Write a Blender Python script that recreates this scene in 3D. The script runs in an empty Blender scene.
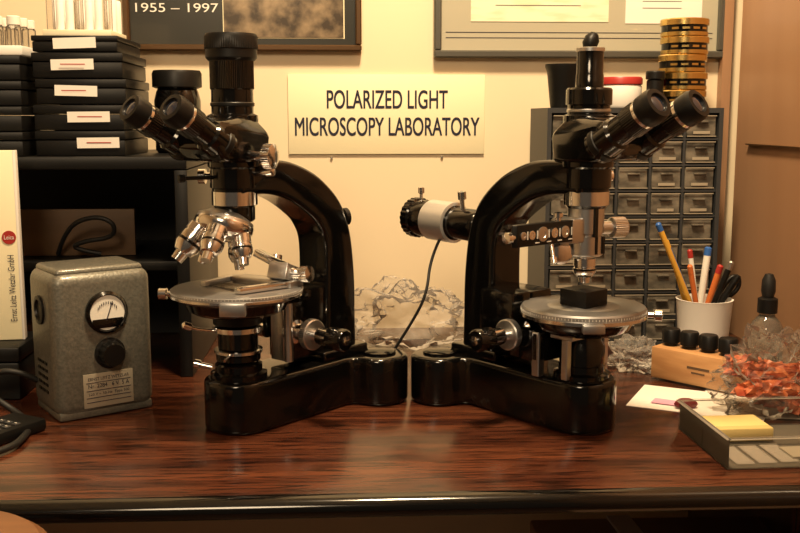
import bpy, bmesh, math, random
from mathutils import Vector, Matrix, noise
random.seed(4)
T=0.75
sc=bpy.context.scene
sc.view_settings.view_transform='Standard'
COL=bpy.context.collection
# ---------------------------------------------------------------- materials
def mat(name,col,rough=.5,metal=0,coat=0,emis=None,trans=0,ior=1.45,spec=.5):
    m=bpy.data.materials.new(name); m.use_nodes=True
    b=m.node_tree.nodes['Principled BSDF']
    b.inputs['Base Color'].default_value=(*col,1); b.inputs['Roughness'].default_value=rough
    b.inputs['Metallic'].default_value=metal; b.inputs['Coat Weight'].default_value=coat
    b.inputs['Coat Roughness'].default_value=.08
    b.inputs['Transmission Weight'].default_value=trans; b.inputs['IOR'].default_value=ior
    b.inputs['Specular IOR Level'].default_value=spec
    return m
def noisy(m,c1,c2,scale=(5,5,5),detail=4,lo=.35,hi=.65,bump=0,ns=1.0,coord='Object',dist=0):
    nt=m.node_tree; b=nt.nodes['Principled BSDF']
    tc=nt.nodes.new('ShaderNodeTexCoord'); mp=nt.nodes.new('ShaderNodeMapping')
    mp.inputs['Scale'].default_value=scale
    n=nt.nodes.new('ShaderNodeTexNoise'); n.inputs['Scale'].default_value=ns; n.inputs['Detail'].default_value=detail
    n.inputs['Distortion'].default_value=dist
    r=nt.nodes.new('ShaderNodeValToRGB'); r.color_ramp.elements[0].position=lo; r.color_ramp.elements[1].position=hi
    r.color_ramp.elements[0].color=(*c1,1); r.color_ramp.elements[1].color=(*c2,1)
    nt.links.new(tc.outputs[coord],mp.inputs[0]); nt.links.new(mp.outputs[0],n.inputs['Vector'])
    nt.links.new(n.outputs['Fac'],r.inputs[0]); nt.links.new(r.outputs[0],b.inputs['Base Color'])
    if bump:
        bp=nt.nodes.new('ShaderNodeBump'); bp.inputs['Strength'].default_value=bump; bp.inputs['Distance'].default_value=.002
        nt.links.new(n.outputs['Fac'],bp.inputs['Height']); nt.links.new(bp.outputs[0],b.inputs['Normal'])
    return m
M={}
M['black']=mat('black_enamel',(.0025,.0023,.0022),.13,0,.3,spec=.45)
M['blackm']=mat('black_matte',(.005,.005,.005),.42,spec=.35)
M['rubber']=mat('black_rubber',(.008,.008,.008),.55)
M['chrome']=mat('chrome',(.82,.81,.80),.16,1)
M['alu']=mat('brushed_aluminium',(.70,.70,.70),.36,.75)
M['steel']=mat('satin_steel',(.60,.60,.60),.32,1)
M['stage']=mat('stage_grey',(.34,.34,.345),.36,.8)
M['white']=mat('white_paint',(.82,.8,.74),.5)
M['lens']=mat('lens_glass',(.01,.015,.03),.04,0,1)
M['hammer']=noisy(mat('hammertone_grey',(.2,.2,.17),.42,.35,.2),(.115,.115,.098),(.175,.17,.145),(330,330,330),2,.3,.7,.2)
M['wall']=noisy(mat('wall_paint',(.8,.68,.48),.75),(.77,.655,.465),(.80,.69,.50),(3,3,3),3,bump=.03)
M['ceil']=mat('ceiling_paint',(.8,.75,.65),.8)
M['sign']=mat('sign_card',(.86,.80,.56),.45)
M['ink']=mat('dark_ink',(.012,.014,.035),.5)
M['paper']=mat('paper_white',(.80,.78,.74),.6)
M['paperc']=noisy(mat('paper_cream',(.8,.74,.55),.6),(.72,.66,.46),(.8,.76,.58),(20,2,90),2,.35,.5)
M['frameb']=mat('frame_bronze',(.10,.055,.025),.3,.5)
M['frameg']=mat('frame_pewter',(.13,.13,.115),.35,.6)
M['matdark']=mat('mat_board_dark',(.030,.030,.026),.25,0,.4)
M['matgreen']=mat('mat_board_grey',(.40,.385,.30),.5,0,.3)
M['photo']=noisy(mat('old_photo',(.3,.2,.1),.3),(.045,.032,.02),(.30,.225,.14),(30,30,30),6,.38,.66)
M['woodr']=noisy(mat('panel_wood',(.4,.2,.1),.5,0,.15),(.31,.170,.092),(.385,.222,.125),(6,6,1.0),4,.3,.7,dist=.6)
M['block']=noisy(mat('light_wood',(.5,.25,.1),.5),(.40,.20,.08),(.54,.30,.13),(14,90,90),3)
M['stool']=noisy(mat('stool_wood',(.4,.18,.07),.4),(.14,.06,.025),(.22,.10,.04),(4,30,4),3)
M['carpet']=noisy(mat('floor_wood',(.1,.05,.03),.6),(.08,.035,.02),(.16,.08,.045),(3,30,3),3)
M['org']=mat('organizer_grey',(.034,.037,.041),.5)
M['drawer']=noisy(mat('drawer_plastic',(.2,.18,.14),.2,0,.3),(.05,.048,.042),(.20,.18,.145),(34,34,60),5,.38,.66)
M['gold']=mat('brass_tin',(.78,.55,.20),.25,1)
M['red']=mat('red_plastic',(.38,.03,.025),.4)
M['orange']=noisy(mat('orange_foil',(.6,.12,.04),.35),(.34,.05,.02),(.75,.24,.10),(60,60,60),2)
M['yellow']=mat('yellow_card',(.68,.54,.22),.6)
M['penyel']=mat('pencil_yellow',(.75,.42,.06),.4)
M['penblue']=mat('pencil_blue',(.03,.12,.42),.4)
M['penor']=mat('pencil_orange',(.6,.16,.04),.4)
M['brownp']=noisy(mat('brown_board',(.13,.07,.03),.6),(.07,.04,.02),(.12,.068,.035),(5,5,20),3)
M['glassy']=mat('bottle_glass',(.55,.5,.42),.06,0,0,trans=.85)
M['label']=mat('label_silver',(.42,.38,.30),.45,.3)
def clear(name,col,fac,bl=.2,rough=.12):
    m=mat(name,col,rough); nt=m.node_tree; b=nt.nodes['Principled BSDF']; o=nt.nodes['Material Output']
    t=nt.nodes.new('ShaderNodeBsdfTransparent'); t.inputs[0].default_value=(.96,.95,.93,1)
    mx=nt.nodes.new('ShaderNodeMixShader'); fr=nt.nodes.new('ShaderNodeLayerWeight'); fr.inputs[0].default_value=bl
    ad=nt.nodes.new('ShaderNodeMath'); ad.operation='ADD'; ad.use_clamp=True; ad.inputs[1].default_value=fac
    nt.links.new(fr.outputs['Fresnel'],ad.inputs[0]); nt.links.new(ad.outputs[0],mx.inputs[0])
    nt.links.new(t.outputs[0],mx.inputs[1]); nt.links.new(b.outputs[0],mx.inputs[2]); nt.links.new(mx.outputs[0],o.inputs[0])
    return m
M['clear']=clear('clear_plastic',(.17,.155,.13),.06,.14,.10)
M['film']=clear('clear_film',(.40,.37,.33),.10,.16,.15)
M['wrap']=clear('plastic_wrap',(.62,.59,.55),.16,.16,.35)
def deskwood():
    m=mat('desk_laminate',(.1,.03,.02),.25,0,.2); nt=m.node_tree; b=nt.nodes['Principled BSDF']
    b.inputs['Coat Roughness'].default_value=.15
    tc=nt.nodes.new('ShaderNodeTexCoord')
    def nz(scale,detail,dist=0):
        mp=nt.nodes.new('ShaderNodeMapping'); mp.inputs['Scale'].default_value=scale
        n=nt.nodes.new('ShaderNodeTexNoise'); n.inputs['Scale'].default_value=1; n.inputs['Detail'].default_value=detail
        n.inputs['Distortion'].default_value=dist
        nt.links.new(tc.outputs['Object'],mp.inputs[0]); nt.links.new(mp.outputs[0],n.inputs['Vector']); return n
    a=nz((3.2,46,3),5,.5); c=nz((20,230,10),2)
    r=nt.nodes.new('ShaderNodeValToRGB'); e=r.color_ramp.elements
    e[0].position=.36; e[0].color=(.034,.0095,.0052,1); e[1].position=.66; e[1].color=(.112,.036,.016,1)
    x=r.color_ramp.elements.new(.5); x.color=(.070,.0210,.0100,1)
    r2=nt.nodes.new('ShaderNodeValToRGB'); e=r2.color_ramp.elements
    e[0].position=.40; e[0].color=(.20,.18,.18,1); e[1].position=.48; e[1].color=(1,1,1,1)
    mx=nt.nodes.new('ShaderNodeMix'); mx.data_type='RGBA'; mx.blend_type='MULTIPLY'; mx.inputs[0].default_value=.9
    nt.links.new(a.outputs['Fac'],r.inputs[0]); nt.links.new(c.outputs['Fac'],r2.inputs[0])
    nt.links.new(r.outputs[0],mx.inputs[6]); nt.links.new(r2.outputs[0],mx.inputs[7]); nt.links.new(mx.outputs[2],b.inputs['Base Color'])
    return m
M['desk']=deskwood()
# ---------------------------------------------------------------- mesh helpers
def empty(name,loc=(0,0,0),rz=0):
    o=bpy.data.objects.new(name,None); o.empty_display_size=.05; o.location=loc; o.rotation_euler=(0,0,rz); COL.objects.link(o); return o
def finish(bm,name,parent,m,smooth=30,loc=(0,0,0),rot=None,axis=None):
    me=bpy.data.meshes.new(name); bmesh.ops.recalc_face_normals(bm,faces=bm.faces); bm.to_mesh(me); bm.free()
    for p in me.polygons: p.use_smooth=True
    me.set_sharp_from_angle(angle=math.radians(smooth))
    o=bpy.data.objects.new(name,me); COL.objects.link(o); me.materials.append(M[m] if isinstance(m,str) else m)
    o.location=loc
    if rot: o.rotation_euler=rot
    if axis is not None:
        o.rotation_mode='QUATERNION'; o.rotation_quaternion=Vector((0,0,1)).rotation_difference(Vector(axis).normalized())
    if parent: o.parent=parent
    return o
def bev(bm,w,seg=2,ang=30):
    if w<=0: return
    ed=[e for e in bm.edges if len(e.link_faces)==2 and e.calc_face_angle(0)>math.radians(ang)]
    bmesh.ops.bevel(bm,geom=ed,offset=w,segments=seg,affect='EDGES',profile=.5,clamp_overlap=True)
def box(p,name,size,loc,m,b=.001,rot=None,seg=2):
    bm=bmesh.new(); bmesh.ops.create_cube(bm,size=1); bmesh.ops.scale(bm,vec=size,verts=bm.verts); bev(bm,b,seg)
    return finish(bm,name,p,m,loc=loc,rot=rot)
def boxes(p,name,lst,m,b=0,loc=(0,0,0),rot=None):
    bm=bmesh.new()
    for l in lst:
        s,c=l[0],l[1]; R=Matrix.Rotation(l[2],4,'Z') if len(l)>2 else Matrix()
        bmesh.ops.create_cube(bm,size=1,matrix=Matrix.Translation(c)@R@Matrix.Diagonal((*s,1)))
    bev(bm,b,1)
    return finish(bm,name,p,m,loc=loc,rot=rot)
def lathe(p,name,prof,m,loc=(0,0,0),axis=(0,0,1),seg=48,knurl=None,cap=True):
    bm=bmesh.new(); rings=[]
    for k,(r,z) in enumerate(prof):
        ring=[]
        for i in range(seg):
            rr=r
            if knurl and knurl[0]<=k<=knurl[1]: rr=r*(1-knurl[2]*((i//knurl[3])%2))
            a=2*math.pi*i/seg; ring.append(bm.verts.new((rr*math.cos(a),rr*math.sin(a),z)))
        rings.append(ring)
    for a,b in zip(rings,rings[1:]):
        for i in range(seg):
            j=(i+1)%seg; bm.faces.new((a[i],a[j],b[j],b[i]))
    if cap:
        bm.faces.new(list(reversed(rings[0]))); bm.faces.new(rings[-1])
    return finish(bm,name,p,m,35,loc,axis=axis)
def rod(p,name,a,b,r,m,seg=24):
    a=Vector(a); b=Vector(b); L=(b-a).length
    return lathe(p,name,[(r*.8,0),(r,r*.2),(r,L-r*.2),(r*.8,L)],m,a,b-a,seg=seg)
def prism(p,name,pts,h,m,b=.002,loc=(0,0,0),rot=None,plane='XY',seg=3,ang=40):
    bm=bmesh.new()
    if plane=='XY': vs=[bm.verts.new((x,y,0)) for x,y in pts]; d=(0,0,h)
    else: vs=[bm.verts.new((x,-h/2,z)) for x,z in pts]; d=(0,h,0)
    f=bm.faces.new(vs); r=bmesh.ops.extrude_face_region(bm,geom=[f])
    bmesh.ops.translate(bm,vec=d,verts=[v for v in r['geom'] if isinstance(v,bmesh.types.BMVert)])
    bmesh.ops.recalc_face_normals(bm,faces=bm.faces)
    bev(bm,b,seg,ang)
    return finish(bm,name,p,m,30,loc,rot)
def hull(p,name,pts,m,b=.003,loc=(0,0,0)):
    bm=bmesh.new()
    for q in pts: bm.verts.new(q)
    r=bmesh.ops.convex_hull(bm,input=bm.verts)
    bmesh.ops.dissolve_limit(bm,angle_limit=math.radians(3),verts=bm.verts,edges=bm.edges)
    bev(bm,b,3,15)
    return finish(bm,name,p,m,30,loc)
def tube(p,name,pts,r,m,smooth=True):
    cu=bpy.data.curves.new(name,'CURVE'); cu.dimensions='3D'; cu.bevel_depth=r; cu.bevel_resolution=4; cu.resolution_u=12
    s=cu.splines.new('NURBS' if smooth else 'POLY'); s.points.add(len(pts)-1)
    for q,c in zip(s.points,pts): q.co=(*c,1)
    if smooth: s.use_endpoint_u=True; s.order_u=3
    cu.materials.append(M[m]); o=bpy.data.objects.new(name,cu); COL.objects.link(o)
    cu.use_fill_caps=True
    if p: o.parent=p
    return o
def text(p,name,s,w,h,loc,rot,m,bold=0,align='CENTER'):
    cu=bpy.data.curves.new(name,'FONT'); cu.body=s; cu.size=1; cu.align_x=align; cu.align_y='CENTER'
    cu.materials.append(M[m]); o=bpy.data.objects.new(name,cu); COL.objects.link(o)
    bpy.context.view_layer.update()
    d=o.dimensions; sc_=(w/d.x,h/d.y,1); o.scale=sc_; o.location=loc; o.rotation_euler=rot
    if p: o.parent=p
    if bold:
        for k,(dx,dz) in enumerate(((bold,0),(0,bold*.7),(bold,bold*.7))):
            q=bpy.data.objects.new(name+'_stroke_%d'%k,cu); COL.objects.link(q); q.scale=sc_; q.rotation_euler=rot
            q.location=(loc[0]+dx,loc[1]-.00003*(k+1),loc[2]+dz); q.parent=p
    return o
def arc(cx,cy,r,a0,a1,n=16):
    return [(cx+r*math.cos(math.radians(a0+(a1-a0)*i/n)),cy+r*math.sin(math.radians(a0+(a1-a0)*i/n))) for i in range(n+1)]
def catmull(pts,n=6):
    out=[]; P=[pts[0]]+pts+[pts[-1]]
    for i in range(1,len(P)-2):
        for k in range(n):
            t=k/n; a,b,c,d=P[i-1],P[i],P[i+1],P[i+2]
            out.append(tuple(.5*((2*b[j])+(-a[j]+c[j])*t+(2*a[j]-5*b[j]+4*c[j]-d[j])*t*t+(-a[j]+3*b[j]-3*c[j]+d[j])*t**3) for j in (0,1)))
    out.append(pts[-1]); return out
def crumple(p,name,size,loc,m,amp=.35,fr=3.2,sub=4,seed=0,flat=True,smooth=25):
    bm=bmesh.new(); bmesh.ops.create_icosphere(bm,subdivisions=sub,radius=1)
    for v in bm.verts:
        d=v.co.normalized(); n1=noise.noise(d*fr+Vector((seed,0,0))); n2=abs(noise.noise(d*fr*2.3+Vector((0,seed,3))))
        r=1+amp*n1-amp*.9*n2
        v.co=d*r; v.co.x*=size[0]; v.co.y*=size[1]; v.co.z*=size[2]
        if flat and v.co.z<-size[2]*.55: v.co.z=-size[2]*.55
    mz=min(v.co.z for v in bm.verts)
    for v in bm.verts: v.co.z-=mz
    return finish(bm,name,p,m,smooth,loc)
R3=math.radians(3)
def RM(x,y,z=0):
    c,s=math.cos(R3),math.sin(R3); return (x*c-(y-1.2)*s, 1.2+x*s+(y-1.2)*c, z)
# ---------------------------------------------------------------- room
def slab(name,c,size,m):
    return box(None,name,size,RM(*c),m,0,rot=(0,0,R3))
WB=1.55
slab('floor',(-.25,0.3,-.05),(3.4,3.0,.1),'carpet')
slab('ceiling',(-.25,0.3,2.5),(3.4,3.0,.1),'ceil')
slab('wall_back',(-.25,WB+.05,1.225),(3.4,.1,2.45),'wall')
slab('wall_right',(.526+.05,.3,1.225),(.1,2.4,2.45),'woodr')
slab('wall_left',(-1.9,.3,1.225),(.1,2.4,2.45),'wall')
slab('trim_right',(.523,1.2,T+.29),(.006,.5,.002),'frameb')
slab('trim_corner',(.518,WB-.010,1.225),(.014,.018,2.45),'woodr')
# ---------------------------------------------------------------- desk
dk=empty('desk',RM(-.25,1.19,0),R3)
box(dk,'desk_top',(1.56,.70,.018),(0,.008,T-.009),'desk',.002)
prof=[(-.004,-.0),(.004,-.001),(.009,-.005),(.011,-.010),(.010,-.016),(.005,-.019),(-.004,-.020)]
bm=bmesh.new()
L=[bm.verts.new((-.78,-y-.345,T+z)) for y,z in prof]; Rr=[bm.verts.new((.78,-y-.345,T+z)) for y,z in prof]
for i in range(len(prof)): 
    j=(i+1)%len(prof); bm.faces.new((L[i],L[j],Rr[j],Rr[i]))
bm.faces.new(L); bm.faces.new(list(reversed(Rr)))
finish(bm,'front_edge_trim',dk,'black',50)
box(dk,'drawer_pedestal',(.38,.55,.70),(-.55,.04,.355),'desk',.004)
box(dk,'side_panel',(.03,.60,.731),(.745,.02,.3655),'desk',.003)
box(dk,'side_panel_far',(.03,.60,.731),(-.765,.02,.3655),'desk',.003)
# ---------------------------------------------------------------- microscope stand
def stand(s,stage_z,L=.160):
    pts=arc(0,0,.037,90,270,24)+[(.130,-.037),(.137,-.040),(.1405,-.046)]+arc(.175,-.046,.034,180,360,18)[1:]+arc(.175,.046,.034,0,180,18)+[(.137,.040),(.130,.037)]
    prism(s,'base',pts,.056,'black',.0055,plane='XY',seg=4,ang=60)
    outer=catmull([(-.012,.284),(.035,.285),(.068,.280),(.104,.264),(.136,.236),(.153,.200),(L,.150),(L+.001,.100),(L+.002,.054)],5)
    inner=catmull([(.112,.054),(.112,.12),(.112,.185),(.103,.209),(.088,.223),(.060,.240),(.030,.249),(-.012,.250)],5)
    prism(s,'arm',outer+inner,.048,'black',.006,plane='XZ',seg=4,ang=50)
    lathe(s,'head_mount',[(.020,.236),(.023,.240),(.023,.2565),(.025,.2575),(.025,.277),(.027,.279),(.027,.287)],'black')
    lathe(s,'dovetail_ring',[(.0213,.2385),(.0237,.2395),(.0237,.2535),(.0215,.2545)],'chrome',seg=64)
    prism(s,'pillar_foot',[(.098,-.032),(.172,-.032),(.172,.032),(.098,.032)],.012,'black',.003,loc=(0,0,.0555))
    lathe(s,'field_lens_mount',[(.030,.0555),(.030,.061),(.025,.063),(.025,.070),(.021,.073),(.019,.071)],'black')
    lathe(s,'field_lens',[(.0185,.070),(.014,.0735),(.006,.0748),(.001,.075)],'lens')
    box(s,'stage_bracket',(.052,.040,.078),(.088,0,.102),'black',.003)
    box(s,'stage_carrier',(.062,.050,.014),(.052,0,stage_z-.016),'black',.003)
    box(s,'rack_slide',(.008,.020,.075),(.060,0,stage_z-.052),'steel',.001)
    for sg in (1,-1):
        ax=(0,sg,0); o=(.060,sg*.018,.098)
        lathe(s,'knob_bearing',[(.013,0),(.013,.010),(.009,.012),(.009,.028)],'chrome',o,ax)
        lathe(s,'coarse_knob',[(.0155,.028),(.0170,.029),(.0170,.036),(.0155,.037)],'steel',o,ax,seg=96,knurl=(1,2,.03,1))
        lathe(s,'knob_shaft',[(.006,.037),(.006,.044),(.0095,.045),(.0095,.060)],'chrome',o,ax)
        lathe(s,'fine_knob',[(.0100,.060),(.0120,.061),(.0120,.080),(.0105,.082),(.004,.0825)],'black',o,ax,seg=96,knurl=(1,2,.03,1))
        lathe(s,'knob_cap',[(.005,.082),(.005,.084),(.001,.0845)],'chrome',o,ax)
    lathe(s,'lamp_cap',[(.020,0),(.020,.003),(.017,.005),(.002,.0055)],'black',(.175,-.046,.0555))
    lathe(s,'lamp_cap_far',[(.020,0),(.020,.003),(.017,.005),(.002,.0055)],'black',(.175,.046,.0555))
def eyepiece(s,name,a,b,k=1):
    a=Vector(a); b=Vector(b); ax=b-a; L=ax.length
    f=L/.092
    P=lambda l:[(r*k,z*f) for r,z in l]
    lathe(s,name+'_tube',P([(.0175,0),(.0175,.030),(.0148,.033),(.0148,.050),(.0165,.052),(.0165,.068)]),'black',a,ax,seg=96,knurl=(4,5,.02,1))
    lathe(s,name+'_ring',P([(.0150,.068),(.0162,.0685),(.0162,.0720),(.015,.0725)]),'chrome',a,ax)
    lathe(s,name+'_cap',P([(.0158,.0720),(.0168,.0735),(.0168,.087),(.0152,.092),(.0105,.0925),(.0095,.0895)]),'blackm',a,ax)
    lathe(s,name+'_lens',P([(.0096,.0893),(.007,.0905),(.001,.0912)]),'lens',a,ax)
    lathe(s,name+'_collar',P([(.0180,.004),(.0188,.005),(.0188,.012),(.0180,.013)]),'blackm',a,ax)
def head(s,tx=-.112,tz=.346,k=1):
    P=[]
    for y in (1,-1):
        P+=[(-.022,y*.022,.283),(.028,y*.022,.283),(.032,y*.022,.312),(.012,y*.022,.328),(-.020,y*.026,.331),(-.050,y*.044,.325),(-.058,y*.044,.300),(-.046,y*.044,.286)]
    hull(s,'prism_housing',P,'black',.005)
    for i,y in enumerate((1,-1)):
        eyepiece(s,'eyepiece_%d'%i,(-.036,y*.0285,.299),(tx,y*.032,tz),k)
    lathe(s,'port_flange',[(.024,.322),(.026,.324),(.026,.331),(.022,.333)],'black')
def objective(s,name,o,ax,L=.038,k=1):
    lathe(s,name,[(.0085*k,0),(.0085*k,.003),(.0115*k,.004),(.0115*k,.012),(.0108*k,.0125),(.0108*k,.014),(.0118*k,.0145),(.0118*k,L*.62),(.0085*k,L*.78),(.0062*k,L*.8),(.0055*k,L),(.003*k,L),(.001,L-.0005)],'chrome',o,ax)
    lathe(s,name+'_band',[(.01185*k,L*.48),(.0121*k,L*.49),(.0121*k,L*.54),(.01185*k,L*.55)],'black',o,ax)
def ticks(s,name,r,z,n,m,w=.0006,h=.004):
    bm=bmesh.new()
    for i in range(n):
        a=2*math.pi*i/n; hh=h*(1 if i%5==0 else .6)
        bmesh.ops.create_cube(bm,size=1,matrix=Matrix.Rotation(a,4,'Z')@Matrix.Translation((r,0,z))@Matrix.Diagonal((.0004,w,hh,1)))
    finish(bm,name,s,m)
# ---- left scope
A=math.radians(50.2)
s1=empty('polarizing_microscope',(-.172,1.04,T),A)
SZ=.152
stand(s1,SZ); head(s1,-.103,.339,.90)
lathe(s1,'photo_tube',[(.0215,.329),(.0215,.357),(.0225,.358),(.0225,.389),(.0215,.390)],'black',seg=144,knurl=(2,3,.02,1))
lathe(s1,'photo_tube_cap',[(.0235,.386),(.0262,.389),(.0262,.397),(.0272,.398),(.0272,.410),(.0255,.413),(.018,.413),(.017,.410),(.001,.410)],'blackm',seg=144,knurl=(3,4,.02,1))
lathe(s1,'tube_ring',[(.0216,.340),(.0226,.341),(.0226,.3435),(.0216,.3445)],'blackm')
lathe(s1,'bertrand_knob',[(.005,0),(.005,.012),(.013,.013),(.013,.022),(.008,.024),(.001,.0245)],'chrome',(.005,-.026,.290),(.35,-1,.0),seg=64,knurl=(2,3,.05,1))
lathe(s1,'bertrand_lever',[(.0028,0),(.0028,.012),(.005,.013),(.005,.020),(.001,.021)],'chrome',(.01,-.024,.272),(.2,-1,.15))
lathe(s1,'analyser_knob',[(.004,0),(.004,.016),(.008,.017),(.008,.024),(.001,.025)],'chrome',(0,.020,.268),(-.6,.8,0))
lathe(s1,'slider_pin',[(.002,0),(.002,.03),(.004,.031),(.004,.037),(.001,.038)],'blackm',(-.02,.01,.268),(-1,.3,0))
lathe(s1,'nose_neck',[(.019,.222),(.021,.224),(.021,.2385)],'black')
tilt=math.radians(20); ta=Vector((-math.sin(tilt),0,-math.cos(tilt))); tc=Vector((-.014,0,.222))
lathe(s1,'nosepiece_hub',[(.030,-.001),(.031,.001),(.031,.006),(.027,.013),(.017,.0185),(.004,.020)],'chrome',tc,ta,seg=64)
lathe(s1,'nosepiece_upper',[(.018,-.010),(.029,-.004),(.030,-.001)],'steel',tc,ta,seg=64)
e1=Vector((math.cos(tilt),0,-math.sin(tilt))); e2=Vector((0,1,0))
for k in range(5):
    ph=2*math.pi*k/5; rd=e1*math.cos(ph)+e2*math.sin(ph); dr=(ta*math.cos(tilt*1.15)+rd*math.sin(tilt*1.15))
    objective(s1,'objective_%d'%k,tc+ta*.008+rd*.0205,dr,[.037,.038,.046,.042,.035][k],[.92,.95,1.15,1.0,.9][k])
lathe(s1,'rotating_stage',[(.058,SZ-.012),(.066,SZ-.009),(.0690,SZ-.007),(.0690,SZ-.001),(.0675,SZ),(.012,SZ),(.010,SZ-.004),(.001,SZ-.004)],'stage',seg=96)
lathe(s1,'stage_rim',[(.0690,SZ-.0075),(.0700,SZ-.007),(.0700,SZ-.0045),(.0690,SZ-.004)],'chrome',seg=96)
ticks(s1,'stage_scale',.0693,SZ-.002,120,'white',h=.002)
lathe(s1,'stage_under',[(.045,SZ-.026),(.052,SZ-.022),(.056,SZ-.012)],'black',seg=64)
box(s1,'vernier',(.012,.026,.013),(-.048,-.049,SZ-.011),'steel',.001,rot=(0,0,.7))
lathe(s1,'stage_clamp',[(.003,0),(.003,.006),(.006,.007),(.006,.015),(.001,.016)],'chrome',(-.040,.056,SZ-.008),(-.6,.8,0))
box(s1,'mech_stage_plate',(.022,.080,.007),(.034,-.010,SZ+.0035),'steel',.001,rot=(0,0,.15))
box(s1,'mech_stage_arm',(.070,.011,.006),(.004,-.040,SZ+.004),'chrome',.001,rot=(0,0,-.12))
box(s1,'mech_stage_arm_far',(.055,.008,.006),(.004,.030,SZ+.004),'steel',.001,rot=(0,0,.12))
box(s1,'mech_stage_block',(.030,.024,.018),(.042,-.028,SZ+.013),'steel',.002,rot=(0,.35,.25))
box(s1,'mech_stage_slide',(.010,.052,.008),(.040,-.016,SZ+.024),'chrome',.001,rot=(.35,0,.2))
lathe(s1,'mech_stage_knob',[(.006,0),(.006,.010),(.009,.011),(.009,.021),(.001,.022)],'chrome',(.046,-.038,SZ+.012),(.2,-1,.1),seg=64,knurl=(2,3,.06,1))
lathe(s1,'mech_stage_screw',[(.004,0),(.004,.012),(.006,.013),(.006,.021),(.001,.022)],'chrome',(.052,-.004,SZ+.008),(.3,.2,1))
box(s1,'slide_glass',(.026,.070,.0012),(-.004,-.003,SZ+.001),'clear',0)
lathe(s1,'condenser_top',[(.016,SZ-.040),(.026,SZ-.038),(.026,SZ-.028),(.020,SZ-.024)],'blackm')
lathe(s1,'condenser_ring',[(.020,SZ-.047),(.0265,SZ-.046),(.0265,SZ-.041),(.020,SZ-.040)],'chrome')
lathe(s1,'condenser_body',[(.018,SZ-.066),(.021,SZ-.064),(.021,SZ-.047)],'black')
lathe(s1,'condenser_lower_ring',[(.022,SZ-.070),(.0255,SZ-.069),(.0255,SZ-.066),(.020,SZ-.065)],'chrome')
lathe(s1,'polariser',[(.0175,SZ-.078),(.0235,SZ-.077),(.0235,SZ-.071),(.018,SZ-.070)],'black')
tube(s1,'condenser_lever',[(-.02,.01,SZ-.045),(-.040,.016,SZ-.042),(-.048,.018,SZ-.038)],.0018,'chrome')
lathe(s1,'condenser_lever_knob',[(.001,0),(.004,.002),(.004,.010),(.001,.012)],'chrome',(-.046,.018,SZ-.039),(-.8,.4,.4))
tube(s1,'iris_lever',[(-.02,-.01,SZ-.068),(-.036,-.02,SZ-.07)],.0015,'chrome')
lathe(s1,'field_iris_screw',[(.003,0),(.003,.012),(.005,.013),(.005,.019),(.001,.02)],'chrome',(-.020,.020,.066),(-.6,.7,.2))
for y in (-.03,.03):
    lathe(s1,'bracket_post',[(.005,.068),(.005,SZ-.02)],'steel',(.045,y,0))
lathe(s1,'arm_knob',[(.006,0),(.006,.004),(.010,.005),(.010,.010),(.001,.012)],'blackm',(.148,-.010,.215),(1,-.3,.1))
# ---- right scope
s2=empty('polarizing_microscope.001',(.194,1.04,T),math.radians(129.8))
SZ=.133
stand(s2,SZ); head(s2,-.109,.343,.97)
lathe(s2,'photo_tube_lower',[(.0215,.330),(.0215,.341),(.0235,.342),(.0235,.357),(.0220,.359),(.0150,.3595)],'black',seg=64)
lathe(s2,'photo_tube',[(.0142,.358),(.0142,.372),(.0136,.373),(.0136,.396)],'black')
lathe(s2,'photo_tube_rim',[(.0136,.395),(.0146,.3955),(.0146,.399),(.0115,.3995),(.011,.397),(.001,.397)],'steel')
lathe(s2,'tube_ring',[(.0216,.334),(.0226,.335),(.0226,.337),(.0216,.338)],'steel')
lathe(s2,'vertical_illuminator',[(.017,.186),(.0185,.188),(.0185,.207),(.0172,.2075),(.0172,.210),(.0190,.2105),(.0190,.2385)],'steel',seg=64)
boxes(s2,'illuminator_slots',[((.003,.005,.030),(-.0180,.006,.222)),((.003,.004,.018),(-.0175,-.007,.198)),((.003,.003,.018),(-.0175,.004,.198))],'blackm')
box(s2,'illuminator_block',(.030,.034,.026),(.004,.016,.214),'steel',.003)
prism(s2,'slider_plate',[(-.004,.028),(-.004,.113),(.0,.117),(.004,.113),(.004,.028)],.022,'blackm',.001,loc=(-.006,0,.204))
for i,(y,r,mm) in enumerate([(.044,.0060,'steel'),(.060,.0050,'chrome'),(.077,.0074,'steel'),(.093,.0045,'chrome'),(.105,.0040,'steel')]):
    lathe(s2,'slider_dial_%d'%i,[(r,0),(r,.0010),(r*.8,.0013),(r*.5,.0013),(r*.45,.0006),(.0005,.0006)],mm,(-.010,y,.215),(-1,0,0))
boxes(s2,'slider_scale',[((.0006,.0012,.008),(-.0104,y,.215)) for y in (.034,.052,.068,.085,.099)]+[((.0006,.006,.001),(-.0104,y,.207)) for y in (.036,.052,.068,.085)],'white')
lathe(s2,'slider_end_knob',[(.003,0),(.003,.004),(.0055,.005),(.0055,.011),(.001,.012)],'chrome',(-.006,.114,.214),(0,1,0))
lathe(s2,'slider_top_knob',[(.003,0),(.003,.004),(.005,.005),(.005,.009),(.001,.010)],'chrome',(-.006,.050,.225),(0,0,1))
lathe(s2,'slider_lower_lever',[(.002,0),(.002,.016),(.0035,.017),(.0035,.023),(.001,.024)],'chrome',(-.006,.060,.206),(-.4,.2,-1))
lathe(s2,'side_knob',[(.007,0),(.007,.016),(.0110,.017),(.0110,.032),(.009,.034),(.001,.0345)],'steel',(-.004,-.014,.214),(-.35,-1,0),seg=64,knurl=(2,3,.05,1))
lathe(s2,'filter_tab',[(.012,0),(.012,.006),(.008,.008),(.001,.008)],'chrome',(.012,.026,.190),(-1,.6,0))
lathe(s2,'head_side_screw',[(.004,0),(.004,.006),(.006,.007),(.006,.013),(.001,.014)],'chrome',(0,-.022,.268),(-.3,-1,0))
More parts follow.
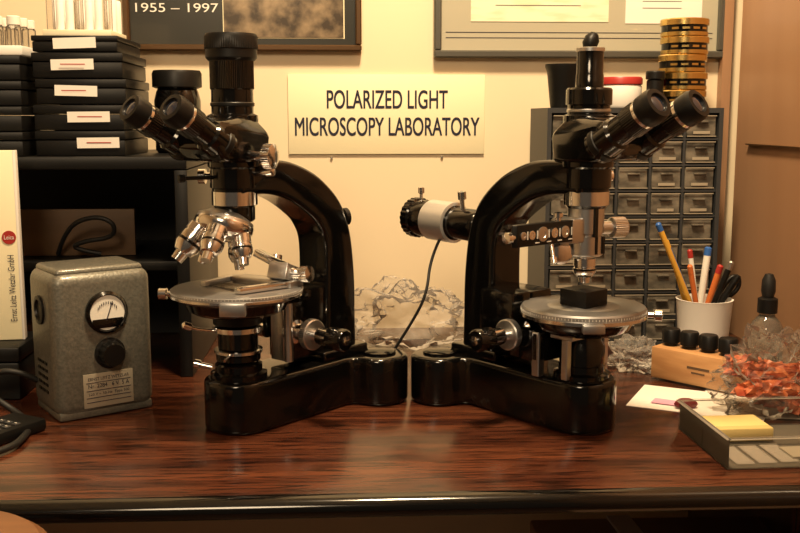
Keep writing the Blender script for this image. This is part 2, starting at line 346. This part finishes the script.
objective(s2,'objective',(0,0,.187),(0,0,-1),.030,1.0)
box(s2,'specimen_block',(.036,.036,.018),(0,0,SZ+.009),'blackm',.002)
lathe(s2,'rotating_stage',[(.056,SZ-.014),(.062,SZ-.011),(.0655,SZ-.010),(.0655,SZ-.002),(.064,SZ),(.040,SZ),(.039,SZ-.0006),(.037,SZ-.0006),(.036,SZ),(.001,SZ)],'stage',seg=96)
lathe(s2,'stage_rim',[(.0655,SZ-.0105),(.0670,SZ-.010),(.0670,SZ-.0065),(.0655,SZ-.006)],'chrome',seg=96)
ticks(s2,'stage_scale',.0657,SZ-.004,120,'white',h=.003)
lathe(s2,'stage_under',[(.040,SZ-.028),(.048,SZ-.024),(.054,SZ-.014)],'black',seg=64)
box(s2,'vernier',(.010,.022,.009),(-.050,.044,SZ-.012),'steel',.001,rot=(0,0,-.7))
lathe(s2,'stage_clamp',[(.003,0),(.003,.006),(.006,.007),(.006,.014),(.001,.015)],'chrome',(-.052,-.042,SZ-.008),(-.8,-.6,0))
boxes(s2,'substage_frame',[((.008,.008,.050),(-.004,.030,.082)),((.008,.008,.050),(-.004,-.030,.082)),((.03,.07,.008),(0,0,.104)),((.010,.010,.048),(.030,.036,.080))],'steel',.001)
lathe(s2,'substage_body',[(.020,.068),(.024,.070),(.024,.090),(.020,.096),(.020,.104)],'black')
box(s2,'substage_box',(.030,.050,.034),(.040,.016,.088),'black',.003)
box(s2,'arm_box',(.050,.030,.050),(.082,.034,.118),'black',.004)
LZ=.203
lathe(s2,'lamp_housing_front',[(.012,0),(.017,.004),(.019,.010),(.019,.045),(.021,.047)],'black',(.152,0,LZ),(1,0,.02))
lathe(s2,'lamp_housing_sleeve',[(.021,.047),(.0245,.048),(.0245,.088),(.021,.089)],'alu',(.152,0,LZ),(1,0,.02),seg=64)
lathe(s2,'lamp_housing_rear',[(.0215,.088),(.0225,.090),(.0225,.110),(.025,.112),(.025,.122),(.020,.126),(.001,.127)],'black',(.152,0,LZ),(1,0,.02),seg=96,knurl=(3,4,.03,2))
lathe(s2,'lamp_centering_screw',[(.0025,0),(.0025,.014),(.005,.015),(.005,.024),(.001,.025)],'chrome',(.180,.006,LZ+.016),(0,.1,1))
lathe(s2,'lamp_centering_screw_b',[(.002,0),(.002,.014),(.0035,.015),(.0035,.022),(.001,.023)],'steel',(.190,-.002,LZ+.018),(.4,-.2,1))
lathe(s2,'lamp_rear_screw',[(.002,0),(.002,.010),(.004,.011),(.004,.018),(.001,.019)],'chrome',(.262,0,LZ+.022),(0,.0,1))
tube(s2,'lamp_cord',[(.215,.010,.185),(.222,.02,.16),(.205,.04,.12),(.225,.05,.08),(.25,.07,.03),(.30,.06,.004),(.36,.02,.004)],.0018,'rubber')
# ---------------------------------------------------------------- transformer with meter
tr=empty('power_supply_meter',(-.350,1.112,T),math.radians(36))
box(tr,'case',(.112,.088,.160),(0,0,.084),'hammer',.014,seg=5)
box(tr,'base_rim',(.106,.082,.010),(0,0,.006),'hammer',.003)
box(tr,'top_cover',(.098,.074,.010),(0,0,.163),'hammer',.005,seg=3)
fy=-.0445
lathe(tr,'meter_bezel',[(.0235,0),(.0235,.004),(.0205,.007),(.0195,.0045),(.001,.0045)],'black',(.002,fy+.001,.118),(0,-1,0))
lathe(tr,'meter_face',[(.0192,.0046),(.0192,.005),(.0005,.005)],'white',(.002,fy+.001,.118),(0,-1,0))
box(tr,'meter_mask',(.034,.0008,.010),(.002,fy-.0044,.1065),'black',.0002)
box(tr,'meter_needle',(.0008,.0006,.022),(.004,fy-.0050,.120),'ink',0,rot=(0,.35,0))
boxes(tr,'meter_scale',[((.0007,.0005,.003),(.002+.013*math.sin(a),fy-.0046,.114+.015*math.cos(a))) for a in [i*.2-.9 for i in range(10)]],'ink')
lathe(tr,'dial_knob',[(.017,0),(.017,.003),(.0145,.004),(.0135,.014),(.012,.016),(.001,.016)],'blackm',(.004,fy+.001,.072),(0,-1,0),seg=72,knurl=(2,3,.07,3))
box(tr,'name_plate',(.056,.0012,.038),(.001,fy-.0002,.032),'label',.0003)
text(tr,'plate_text','ERNST LEITZ WETZLAR',.046,.0035,(.001,fy-.0012,.045),(math.pi/2,0,0),'ink')
text(tr,'plate_text_b','Nr. 2284   6 V  5 A',.046,.0045,(.001,fy-.0012,.037),(math.pi/2,0,0),'ink')
text(tr,'plate_text_c','220 V ~ 50 Hz  Type 500',.046,.0035,(.001,fy-.0012,.028),(math.pi/2,0,0),'ink')
boxes(tr,'plate_lines',[((.05,.0004,.0006),(.001,fy-.0010,z)) for z in (.041,.032,.024,.019)],'ink')
lathe(tr,'side_socket',[(.016,0),(.016,.003),(.012,.0035),(.011,.001),(.001,.001)],'blackm',(-.0555,.0,.120),(-1,0,0))
boxes(tr,'side_vents',[((.0015,.008,.003),(-.0562,-.012+.012*j,.030+.008*i)) for i in range(5) for j in range(3)],'blackm')
boxes(tr,'feet',[((.012,.012,.004),(x,y,.002)) for x in (-.04,.04) for y in (-.03,.03)],'rubber')
# ---------------------------------------------------------------- wall things
def wallgrp(name,x,h): 
    return empty(name,RM(x,WB,T+h),R3)
sg=wallgrp('laboratory_sign',-.002,.333)
box(sg,'card',(.300,.003,.120),(0,-.0025,0),'sign',.0005)
text(sg,'line_1','POLARIZED LIGHT',.184,.0275,(-.0,-.0046,.021),(math.pi/2,0,0),'ink',.0007)
text(sg,'line_2','MICROSCOPY LABORATORY',.282,.0275,(-.0,-.0046,-.020),(math.pi/2,0,0),'ink',.0007)
for x in (-.085,.085):
    lathe(sg,'pin',[(.002,0),(.002,.002),(.001,.003)],'steel',(x,-.001,-.066 if x<0 else -.065),(0,-1,0),seg=16)
def frame(p,w,h,t,m,mm):
    boxes(p,'moulding',[((w,.018,t),(0,-.009,h/2-t/2)),((w,.018,t),(0,-.009,-h/2+t/2)),((t,.018,h-2*t),(w/2-t/2,-.009,0)),((t,.018,h-2*t),(-w/2+t/2,-.009,0))],m,.002)
    box(p,'mat_board',(w-2*t+.002,.004,h-2*t+.002),(0,-.006,0),mm,0)
f1=wallgrp('memorial_picture_frame',-.216,.427+.14)
frame(f1,.352,.28,.009,'frameb','matdark')
box(f1,'photograph',(.178,.002,.21),(.060,-.0085,-.015),'photo',0)
boxes(f1,'photo_edge',[((.181,.001,.213),(.060,-.0079,-.015))],'sign')
text(f1,'dates','1955 – 1997',.122,.013,(-.100,-.0092,-.078),(math.pi/2,0,0),'paper')
f2=wallgrp('certificate_frame',.292,.418+.15)
frame(f2,.446,.30,.011,'frameg','matgreen')
box(f2,'certificate',(.210,.001,.20),(-.062,-.0085,.004),'paperc',0)
box(f2,'letter',(.118,.001,.20),(.128,-.0085,.002),'paper',0)
boxes(f2,'writing',[((.06,.0004,.0008),(.125,-.0092,-.075+.010*i)) for i in range(10)]+[((.13,.0004,.0008),(-.065,-.0092,-.072+.012*i)) for i in range(6)],'ink')
boxes(f2,'inner_mat_line',[((.41,.0006,.001),(0,-.0082,-.112)),((.41,.0006,.001),(0,-.0082,-.120))],'ink')
# ---------------------------------------------------------------- left shelf unit
X0,X1=-.95,-.262; SH=.281; cx=(X0+X1)/2; w=X1-X0
sh=empty('shelf_unit',RM(cx,1.395,T),R3)
dp=.27
box(sh,'top_board',(w,dp,.016),(0,0,SH-.008),'blackm',.002)
box(sh,'side_right',(.016,dp,SH-.017),(w/2-.008,0,(SH-.017)/2),'blackm',.001)
box(sh,'side_left',(.016,dp,SH-.017),(-w/2+.008,0,(SH-.017)/2),'blackm',.001)
box(sh,'mid_shelf',(w-.034,dp-.03,.012),(0,.012,.140),'blackm',.001)
box(sh,'back_board',(w-.034,.006,SH-.02),(0,dp/2-.004,SH/2-.009),'blackm',0)
box(sh,'brown_panel',(.22,.006,.062),(.15,-.05,.1777),'brownp',.001)
box(sh,'dark_book',(.24,.12,.05),(.08,.0,.030),'brownp',.002)
tube(sh,'coiled_cable',[(.16,-.06,.150),(.18,-.09,.19),(.22,-.10,.205),(.245,-.10,.195),(.24,-.09,.175),(.20,-.085,.17),(.18,-.08,.16),(.22,-.075,.152)],.003,'rubber')
zt=T+SH
def sbox(p,i,w,d,h,x,y,z,lx=None,rz=0):
    box(p,'slide_box_%d'%i,(w,d,h*.62),(x,y,z+h*.31),'blackm',.0015,rot=(0,0,rz))
    box(p,'lid_%d'%i,(w+.002,d+.002,h*.34),(x,y,z+h*.81),'blackm',.0015,rot=(0,0,rz))
    if lx is not None: box(p,'label_%d'%i,(.052,.0008,.013),(x+lx,y-d/2-.0016,z+h*.52),'paper',0,rot=(0,random.uniform(-.05,.05),rz))
st=empty('slide_box_stack',RM(-.394,1.352,zt),R3)
LX=[.022,.012,-.006,-.006]
for i in range(4): sbox(st,i,.110,.145,.0315,random.uniform(-.002,.002),random.uniform(-.002,.003),.0002+i*.032,LX[i])
sbox(st,5,.104,.138,.020,-.004,.0,.1284,.0)
boxes(st,'label_writing',[((.030,.0004,.0012),(LX[i],-.0762,.0168+i*.032)) for i in range(4)],'red')
st2=empty('slide_box_stack.001',RM(-.536,1.345,zt),R3)
for i in range(4): sbox(st2,i,.150,.16,.0305,0,random.uniform(-.003,.003),.0002+i*.031,-.02 if i in (1,) else None)
vr=empty('specimen_vials',RM(-.536,1.345,zt+.1245),R3)
box(vr,'vial_tray',(.14,.10,.012),(0,0,.006),'paper',.002)
for i in range(6):
    for j in range(3):
        lathe(vr,'vial',[(.009,0),(.009,.024),(.007,.026)],'film',(-.055+.022*i,-.03+.03*j,.0125),seg=16)
        lathe(vr,'vial_cap',[(.0085,.026),(.0085,.036),(.007,.037)],'white',(-.055+.022*i,-.03+.03*j,.0125),seg=16)
vr2=empty('specimen_tubes',RM(-.401,1.352,zt+.149),R3)
box(vr2,'rack',(.085,.09,.008),(0,0,.004),'paperc',.001)
for i in range(7):
    for j in range(3):
        lathe(vr2,'tube',[(.0052,0),(.0052,.040),(.004,.042)],'paper' if (i+j)%3 else 'film',(-.036+.012*i,-.028+.026*j,.0085),seg=12)
jr=empty('dark_glass_jar',RM(-.292,1.390,zt+.0003),R3)
lathe(jr,'jar_body',[(.028,0),(.031,.004),(.031,.070),(.028,.082),(.026,.086)],'black')
lathe(jr,'jar_lid',[(.028,.086),(.033,.088),(.033,.106),(.031,.110),(.001,.111)],'blackm',seg=72,knurl=(1,2,.02,1))
bs=empty('black_case',(-.530,1.18,T),.05)
box(bs,'case_body',(.165,.09,.045),(0,0,.0228),'blackm',.003); box(bs,'case_lid',(.168,.093,.018),(0,0,.055),'blackm',.003)
wb=empty('white_carton',(-.522,1.172,T+.0645),math.radians(10))
box(wb,'carton',(.140,.014,.226),(0,0,.1132),'sign',.001)
box(wb,'carton_edge',(.003,.0146,.226),(.0693,0,.1132),'paper',.0005)
lathe(wb,'red_dot',[(.008,0),(.008,.0006),(.0005,.0006)],'red',(.0590,-.0072,.124),(0,-1,0))
text(wb,'dot_text','Leica',.011,.005,(.0590,-.0082,.124),(math.pi/2,0,0),'paper')
text(wb,'maker_text','Ernst Leitz Wetzlar GmbH',.080,.0075,(.0600,-.0077,.063),(math.pi/2,-math.pi/2,0),'ink')
kb=empty('keypad_remote',(-.425,.985,T),-.5)
box(kb,'body',(.05,.12,.014),(0,0,.0072),'blackm',.004)
boxes(kb,'keys',[((.007,.007,.002),(-.016+.0105*i,-.045+.012*j,.0148)) for i in range(4) for j in range(7)],'org',.0005)
boxes(kb,'key_marks',[((.003,.0008,.0004),(-.016+.0105*i,-.045+.012*j,.0160)) for i in range(4) for j in range(7)],'paper')
cb=empty('power_cord',(0,0,T),0)
tube(cb,'cord',[(-.56,1.02,.004),(-.50,1.05,.03),(-.455,1.06,.034),(-.425,1.065,.010),(-.40,1.04,.005),(-.385,1.0,.0055),(-.385,.94,.0055),(-.43,.90,.005)],.0036,'rubber')
tube(cb,'cord_b',[(-.50,1.12,.020),(-.46,1.09,.045),(-.43,1.09,.050),(-.41,1.10,.035)],.0034,'rubber')
so=empty('wooden_stool',(-.352,.674,0),0)
lathe(so,'seat',[(.085,T-.012),(.097,T-.006),(.100,T+.004),(.098,T+.014),(.090,T+.020),(.001,T+.018)],'stool',seg=64)
for i in range(4):
    a=math.pi/4+i*math.pi/2; c,s_=math.cos(a),math.sin(a)
    rod(so,'leg_%d'%i,(.13*c,.13*s_,0.003),(.06*c,.06*s_,T-.008),.013,'stool')
    b_=a+math.pi/2; rod(so,'rung_%d'%i,(.107*c,.107*s_,.25),(.107*math.cos(b_),.107*math.sin(b_),.25),.009,'stool')
# ---------------------------------------------------------------- parts organizer
og=empty('parts_organizer',RM(.341,1.462,T),R3)
OW,OD,OH=.250,.130,.342
nc,nr=5,9
cw=(OW-.012)/nc; ch=(OH-.014)/nr
L=[((.006,OD,OH),(-OW/2+.003,0,OH/2)),((.006,OD,OH),(OW/2-.003,0,OH/2)),((OW-.012,OD,.007),(0,0,OH-.0035)),((OW-.012,OD,.007),(0,0,.0035)),((OW-.012,.004,OH-.014),(0,OD/2-.002,OH/2))]
for i in range(1,nc): L.append(((.0035,OD-.01,OH-.014),(-OW/2+.006+cw*i,-.002,OH/2)))
for j in range(1,nr): L.append(((OW-.012,OD-.01,.003),(0,-.0022,.007+ch*j)))
boxes(og,'carcass',L,'org')
D1=[];D2=[];D3=[]
for i in range(nc):
    for j in range(nr):
        x=-OW/2+.006+cw*(i+.5); z=.007+ch*(j+.5)
        D1.append(((cw-.006,.10,ch-.006),(x,-.010+random.uniform(-.002,.001),z)))
        D2.append(((cw*.36,.005,.0025),(x,-OD/2+.002,z+.006)))
        D3.append(((cw-.006,.0008,.0012),(x,-.0632,z+ch*.5-.004))); D3.append(((cw-.006,.0008,.0012),(x,-.0632,z-ch*.5+.004)))
boxes(og,'drawers',D1,'drawer',.001); boxes(og,'drawer_pulls',D2,'drawer',.0006); boxes(og,'drawer_edges',D3,'label')
boxes(og,'drawer_labels',[((cw*.5,.0006,.004),(-OW/2+.006+cw*(i+.5),-.0626,.007+ch*(j+.5)-.009)) for i in range(nc) for j in range(nr) if random.random()<.25],'label')
zo=T+OH+.0004
mo=empty('mortar_and_pestle',RM(.250,1.455,zo),R3)
lathe(mo,'mortar',[(.018,0),(.019,.004),(.024,.05),(.027,.058),(.027,.062),(.025,.062),(.022,.05),(.014,.012),(.001,.010)],'blackm')
rod(mo,'pestle_rod',(-.004,0,.018),(.034,0,.084),.005,'blackm')
lathe(mo,'pestle_knob',[(.001,0),(.006,.002),(.011,.010),(.011,.020),(.006,.028),(.001,.030)],'blackm',(.032,0,.080),(.4,0,.9))
wj=empty('red_lidded_jar',RM(.336,1.462,zo),R3)
lathe(wj,'jar',[(.028,0),(.030,.003),(.030,.030),(.028,.033)],'paper'); lathe(wj,'lid',[(.030,.033),(.0308,.034),(.0308,.041),(.029,.044),(.001,.044)],'red')
lathe(wj,'lid_label',[(.026,.0441),(.026,.0446),(.001,.0446)],'paper')
bj=empty('film_canister',RM(.378,1.435,zo),R3)
lathe(bj,'can',[(.012,0),(.012,.038),(.010,.040)],'blackm'); lathe(bj,'can_lid',[(.0125,.040),(.0135,.041),(.0135,.050),(.012,.052),(.001,.052)],'blackm')
tn=empty('tin_stack',RM(.424,1.455,zo),R3)
for i in range(5):
    z=i*.0252; ox=[0,.001,-.001,.001,0][i]
    lathe(tn,'tin_%d'%i,[(.032,0),(.0335,.001),(.0335,.006)],'gold',(ox,0,z))
    lathe(tn,'tin_band_%d'%i,[(.0325,.006),(.0325,.0155)],'black',(ox,0,z))
    lathe(tn,'tin_lid_%d'%i,[(.0335,.0155),(.0345,.016),(.0345,.0235),(.033,.025),(.001,.025)],'gold',(ox,0,z))
boxes(tn,'tin_print',[((.010,.001,.003),(.033*math.sin(a)*1.0,-.033*math.cos(a),i*.0252+.0108),a) for i in range(5) for a in (-.7,-.25,.2,.65)],'gold')
# ---------------------------------------------------------------- pencil cup
mg=empty('pencil_cup',(.413,1.335,T),0)
lathe(mg,'cup',[(.028,0),(.031,.002),(.037,.083),(.038,.086),(.0355,.086),(.034,.082),(.029,.006),(.001,.005)],'paper')
def pen(name,a,b,r,m,tm='blackm'):
    a=Vector(a);b=Vector(b);ax=b-a;L=ax.length
    lathe(mg,name,[(r*.3,0),(r,.008),(r,L-.012)],m,a,ax,seg=12)
    lathe(mg,name+'_end',[(r*1.05,L-.012),(r*1.05,L-.002),(r*.6,L)],tm,a,ax,seg=12)
pen('pencil_1',(.010,0,.012),(-.070,-.01,.190),.0038,'penyel',tm='penblue')
pen('pencil_2',(.012,.01,.012),(-.056,.0,.166),.0036,'penblue',tm='penyel')
pen('pencil_3',(.0,-.01,.012),(-.028,-.02,.135),.0036,'penor',tm='penor')
pen('marker_1',(-.012,0,.012),(.006,.012,.155),.0048,'white',tm='penblue')
pen('pen_1',(-.010,.01,.012),(.020,.0,.132),.0042,'penor',tm='red')
pen('pen_2',(-.015,-.008,.012),(.028,-.02,.140),.004,'blackm',tm='steel')
pen('pen_3',(-.018,.006,.012),(.045,.0,.118),.0045,'blackm')
pen('pen_4',(.004,.015,.012),(-.016,.024,.150),.0036,'white',tm='red')
pen('pen_5',(.0,.015,.012),(-.040,.020,.140),.0036,'penyel',tm='steel')
tube(mg,'scissor_loop',[(.020,.01,.085),(.034,.012,.112),(.050,.012,.116),(.050,.012,.094),(.034,.010,.086)],.0032,'blackm')
bk=empty('wooden_vial_block',(.372,1.213,T+.0030),math.radians(-46))
box(bk,'block',(.108,.046,.040),(0,0,.020),'block',.002)
for i in range(4):
    lathe(bk,'vial_cap_%d'%i,[(.0085,0),(.0085,.004),(.0115,.005),(.0115,.020),(.010,.022),(.001,.022)],'blackm',(-.040+.026*i,0,.0395),seg=32,knurl=(2,3,.04,1))
boxes(bk,'stamp',[((.03,.0006,.003),(.012,-.0232,.022)),((.018,.0006,.002),(.012,-.0232,.016))],'brownp')
db=empty('dropper_bottle',(.474,1.268,T),0)
lathe(db,'glass',[(.020,0),(.022,.003),(.022,.058),(.017,.068),(.010,.076),(.010,.082)],'glassy')
lathe(db,'collar',[(.0125,.080),(.0125,.098),(.009,.100)],'blackm'); lathe(db,'bulb',[(.007,.100),(.009,.108),(.0085,.122),(.005,.130),(.001,.131)],'rubber')
bg=empty('bag_of_orange_packets',(.422,1.090,T+.003),.2)
crumple(bg,'bag',(.066,.046,.058),(0,0,0),'film',.42,3.0,5,3)
for i in range(15):
    a=i*2.4; r=.008+.0026*i
    crumple(bg,'packet_%d'%i,(.026,.014,.013),(r*math.cos(a),r*math.sin(a)*.7,.004+.009*(i%5)),'orange',.5,2.2,3,i)
cbx=empty('clear_plastic_box',(.374,.974,T+.0010),math.radians(5))
bw,bd,bh=.142,.128,.030
boxes(cbx,'walls',[((bw,bd,.002),(0,0,.001)),((bw,.0016,bh),(0,-bd/2,bh/2)),((bw,.0016,bh),(0,bd/2,bh/2)),((.0016,bd,bh),(-bw/2,0,bh/2)),((.0016,bd,bh),(bw/2,0,bh/2)),((bw,.0012,bh*.7),(0,0,bh*.35))],'clear')
boxes(cbx,'rim',[((.004,bd+.004,.0016),(-bw/2-.001,0,bh)),((.004,bd+.004,.0016),(bw/2+.001,0,bh)),((bw,.004,.0016),(0,-bd/2-.001,bh)),((bw,.004,.0016),(0,bd/2+.001,bh))],'film')
box(cbx,'yellow_pad',(.058,.048,.014),(-.022,.030,.0092),'yellow',.002)
box(cbx,'slide_strip',(.060,.030,.003),(.03,-.035,.0038),'label',0)
boxes(cbx,'glass_slides',[((.018,.050,.0012),(-.050+.022*i,-.032,.0028+.0004*i)) for i in range(3)],'film')
pp=empty('loose_papers',(.38,1.12,T),0)
for i,(x,y,rz,w,h) in enumerate([(-.03,.010,-.45,.15,.10),(.06,.01,.1,.13,.11),(.03,-.015,-.12,.17,.08)]):
    box(pp,'sheet_%d'%i,(w,h,.0004),(x,y,.0003+i*.0005),'paper',0,rot=(0,0,rz))
box(pp,'pink_slip',(.05,.02,.0003),(-.062,.002,.0019),mat('pink_paper',(.7,.35,.5),.6),0,rot=(0,0,-.5))
rb=empty('maroon_pipette_bulb',(.326,1.105,T+.0022),0)
crumple(rb,'bulb',(.013,.008,.007),(0,0,0),mat('maroon_rubber',(.14,.015,.02),.4),.1,1.5,3,2)
cp=empty('crumpled_plastic_bag',(.005,1.43,T),0)
crumple(cp,'wrap',(.085,.050,.060),(0,0,0),'wrap',.5,1.9,5,7,smooth=80)
cp2=empty('crumpled_plastic_bag.001',(-.115,1.44,T),0)
crumple(cp2,'wrap',(.050,.045,.055),(0,0,0),'wrap',.5,2.0,5,1,smooth=80)
cp3=empty('crumpled_plastic_bag.002',(.312,1.29,T),0)
crumple(cp3,'wrap',(.038,.032,.026),(0,0,0),'wrap',.5,2.2,5,5,smooth=80)
sbx=empty('small_carton',(.222,1.315,T),.3)
box(sbx,'carton_body',(.034,.03,.032),(0,0,.0162),'sign',.001); box(sbx,'carton_top',(.035,.031,.012),(0,0,.038),'paper',.001)
ub=empty('storage_box',(.34,1.02,0),.05)
box(ub,'box_body',(.30,.50,.50),(0,0,.25),'woodr',.004); box(ub,'box_lid',(.31,.51,.05),(0,0,.525),'woodr',.004)
pk=box(None,'white_envelope',(.03,.20,.004),(.30,1.17,.5525),'paper',0,rot=(0,0,.1))
# ---------------------------------------------------------------- lights
def area(name,loc,target,size,e,col):
    l=bpy.data.lights.new(name,'AREA'); l.shape='DISK'; l.size=size; l.energy=e; l.color=col
    o=bpy.data.objects.new(name,l); COL.objects.link(o); o.location=loc
    o.rotation_euler=(Vector(target)-Vector(loc)).to_track_quat('-Z','Y').to_euler()
area('ceiling_lamp',(.08,.80,2.20),(.06,1.40,1.05),.20,34,(1,.74,.44))
area('frontal_fill',(-.3,-.6,1.9),(.2,1.3,.9),.5,15,(1,.75,.47))  # soft warm fill added behind the camera, not a fixture of the room
w=bpy.data.worlds.new('world'); sc.world=w; w.use_nodes=True
w.node_tree.nodes['Background'].inputs[0].default_value=(1,.74,.5,1); w.node_tree.nodes['Background'].inputs[1].default_value=.07
# ---------------------------------------------------------------- camera
c=bpy.data.cameras.new('camera'); c.lens=45; c.sensor_width=36; co=bpy.data.objects.new('camera',c); COL.objects.link(co)
co.location=(0,0,T+.33); co.rotation_euler=(math.radians(90-8.53),0,0); c.clip_start=.01
sc.camera=co
